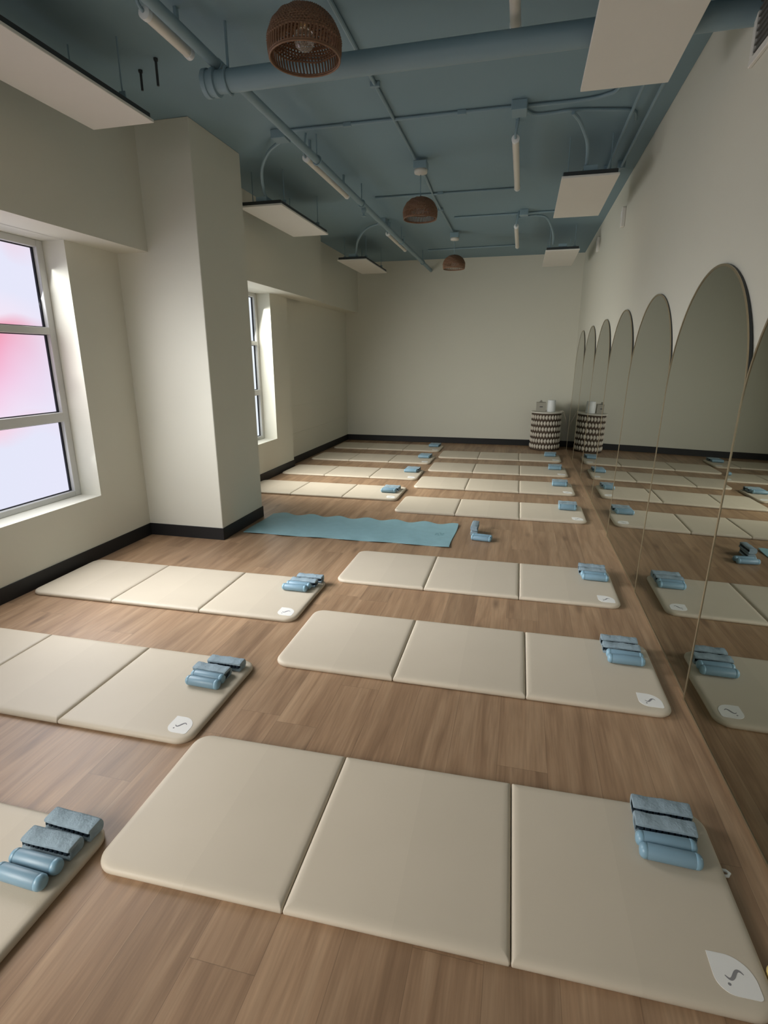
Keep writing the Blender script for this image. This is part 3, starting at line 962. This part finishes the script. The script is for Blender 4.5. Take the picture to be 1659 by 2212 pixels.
# flexible feeds to the panels
conduit([(0.218, 4.334, ZK-0.0235), (0.275, 4.43, ZC-0.062), (0.34, 4.58, ZC-0.13), (0.36, 4.70, ZC-0.20), (0.36, 4.76, 2.81)], 'curved flexible conduit feeding the second mirror-side panel', smooth=True, r=0.013)
conduit([(-0.16, 7.02, ZC-0.05), (0.05, 7.05, ZC-0.03), (0.17, 7.10, ZC-0.06), (0.25, 7.35, ZC-0.16), (0.27, 7.60, 2.81)], 'curved flexible conduit feeding the farthest mirror-side panel', smooth=True, r=0.013)
conduit([(-1.82, 4.30, ZC-0.03), (-2.00, 4.42, ZC-0.06), (-2.15, 4.60, ZC-0.12), (-2.24, 4.80, ZC-0.20), (-2.26, 4.90, 2.80)], 'curved flexible conduit feeding the panel just past the pier', smooth=True, r=0.013)
conduit([(-1.72, 6.95, ZC-0.03), (-1.95, 7.05, ZC-0.06), (-2.12, 7.25, ZC-0.14), (-2.24, 7.55, ZC-0.22), (-2.27, 7.63, 2.80)], 'curved flexible conduit feeding the farthest window-side panel', smooth=True, r=0.013)
jbox(-1.72, 6.90, ZC-0.03, 0.10, 0.10, 0.06, 'square box on the ceiling by the farthest pipe-side tube light')
# threaded rods left hanging
for x, y, ln, lab in ((-2.235, 3.24, 0.10, 'short dark threaded rod hanging from the ceiling, the left one'), (-2.07, 3.15, 0.13, 'short dark threaded rod hanging from the ceiling, the right one')):
    bm = bmesh.new(); tube(bm, [(0, 0, 0), (0, 0, -ln)], 0.007, 8)
    lathe(bm, [(0.013, -0.012), (0.013, 0.0)], 6)
    tag(link('threaded_rod', bm, DARKM, None, loc=(x, y, ZC-0.0005)), lab, 'threaded rod', 'threaded rods above the near window')

# ------------------------------------------------------------------ supply register and small sensors on the mirror wall
root = empty('air_vent', (XW, 2.62, 2.72), 'grey air vent with a white frame high on the wall at top right', 'air vent')
bm = bmesh.new()
y0, y1, z0, z1 = -0.34, 0.30, -0.13, 0.15
t = 0.03
bx(bm, -0.016, 0, y0, y1, z0, z0+t, 0.003, 1); bx(bm, -0.016, 0, y0, y1, z1-t, z1, 0.003, 1)
bx(bm, -0.016, 0, y0, y0+t, z0+t, z1-t, 0.003, 1); bx(bm, -0.016, 0, y1-t, y1, z0+t, z1-t, 0.003, 1)
bx(bm, -0.016, 0, 0.08, 0.10, z0+t, z1-t, 0.003, 1)
link('frame', bm, PANELW, root)
link('backing', box(-0.004, -0.001, y0+t, y1-t, z0+t, z1-t), VENTD, root)
bm = bmesh.new()
for k in range(9):
    z = z0+t+0.012+k*0.024
    for a, b in ((y0+t, 0.08), (0.10, y1-t)):
        bx(bm, -0.012, -0.005, a, b, z, z+0.006)
link('louvres', bm, VENTD, root)
for y, z, lab in ((5.95, 2.71, 'white wall sensor high on the wall by the second mirror-side panel'), (7.85, 2.82, 'white wall sensor high on the wall nearer the back')):
    root = empty('wall_sensor', (XW, y, z), lab, 'sensor', 'white sensors high on the mirror wall')
    link('housing', box(-0.035, 0, -0.03, 0.03, -0.085, 0.085, 0.008, 3), PANELW, root)
    link('lens', box(-0.037, -0.034, -0.015, 0.015, 0.0, 0.05, 0.001, 1), WHITEP, root)

# ------------------------------------------------------------------ woven drum table with things on top
DXC, DYC, DR, DH = 0.432, 9.43, 0.235, 0.60
root = empty('drum_table', (DXC, DYC, 0), 'woven drum side table in the back corner beside the farthest mirror', 'side table')
bm = bmesh.new()
lathe(bm, [(DR*0.98, 0.0), (DR*1.0, 0.02), (DR*1.0, DH-0.02), (DR*0.98, DH)], 48)
link('drum', bm, BRSH, root, smooth=True)
bm = bmesh.new()
rows, per = 6, 30
for q in range(rows):
    zc = 0.014+(q+0.5)*(DH-0.028)/rows
    hh = 0.036
    for k in range(per):
        a = 2*pi*(k+0.5*(q % 2))/per
        c = Vector((DR*1.0*cos(a), DR*1.0*sin(a), zc))
        er = Vector((cos(a), sin(a), 0)); et = Vector((-sin(a), cos(a), 0))
        rings = []
        for zi, s in ((-1, 0.12), (-0.7, 0.62), (-0.3, 0.95), (0.3, 0.95), (0.7, 0.62), (1, 0.12)):
            rings.append([bm.verts.new(c+Vector((0, 0, hh*zi))+s*(0.0235*cos(b)*et+0.012*sin(b)*er)) for b in [2*pi*i/6 for i in range(6)]])
        for u, v in zip(rings, rings[1:]):
            for i in range(6):
                j = (i+1) % 6
                bm.faces.new((u[i], u[j], v[j], v[i]))
link('rope_weave', bm, ROPE, root, smooth=True)
bm = bmesh.new()
lathe(bm, [(DR+0.012, DH), (DR+0.016, DH+0.004), (DR+0.016, DH+0.016), (DR+0.012, DH+0.020)], 48)
link('tabletop', bm, TOPW, root)
ZT = DH+0.0205
root = empty('tissue_box', (0.335, 9.41, ZT), 'grey-beige tissue box on the woven drum table', 'tissue box')
link('carton', box(-0.075, 0.075, -0.06, 0.06, 0, 0.145, 0.003, 1), BOXB, root)
bm = bmesh.new(); lathe(bm, [(0.045, 0.1455), (0.045, 0.147)], 20)
link('opening', bm, DARKM, root)
bm = bmesh.new(); bx(bm, -0.022, 0.026, -0.0612, -0.0598, 0.070, 0.082)
link('printed_mark', bm, DARKM, root)
bm = bmesh.new()
for k in range(3):
    tube(bm, [(-0.02+0.012*k, 0.0, 0.146), (-0.012+0.010*k, 0.006*(k-1), 0.165), (-0.006+0.008*k, 0.004, 0.180-0.006*abs(k-1))], [0.012, 0.009, 0.003], 8)
link('tissue', bm, BOXB, root, smooth=True)
root = empty('diffuser', (0.497, 9.36, ZT), 'white cylinder diffuser on the woven drum table, beside the tissue box', 'diffuser')
bm = bmesh.new(); lathe(bm, [(0.062, 0.0), (0.068, 0.006), (0.066, 0.10), (0.063, 0.178), (0.058, 0.186), (0.02, 0.189)], 36)
o = link('body', bm, WHITEP, root, smooth=True); autosmooth(o, 50)
bm = bmesh.new(); lathe(bm, [(0.015, 0.189), (0.013, 0.192)], 16)
link('spout', bm, TOPW, root)
bm = bmesh.new()
tube(bm, smooth_path([(0.555, 9.40, ZT+0.012), (0.62, 9.42, ZT+0.008), (0.690, 9.44, ZT+0.004), (0.712, 9.45, ZT-0.05), (0.745, 9.47, ZT-0.13), (0.765, 9.53, ZT-0.22), (0.775, 9.62, 0.30), (0.79, YB-0.012, 0.30)], 8), 0.006, 8)
tag(link('power_cord', bm, CORDW, None, smooth=True), 'pale power cord hanging from the woven drum table', 'cord')
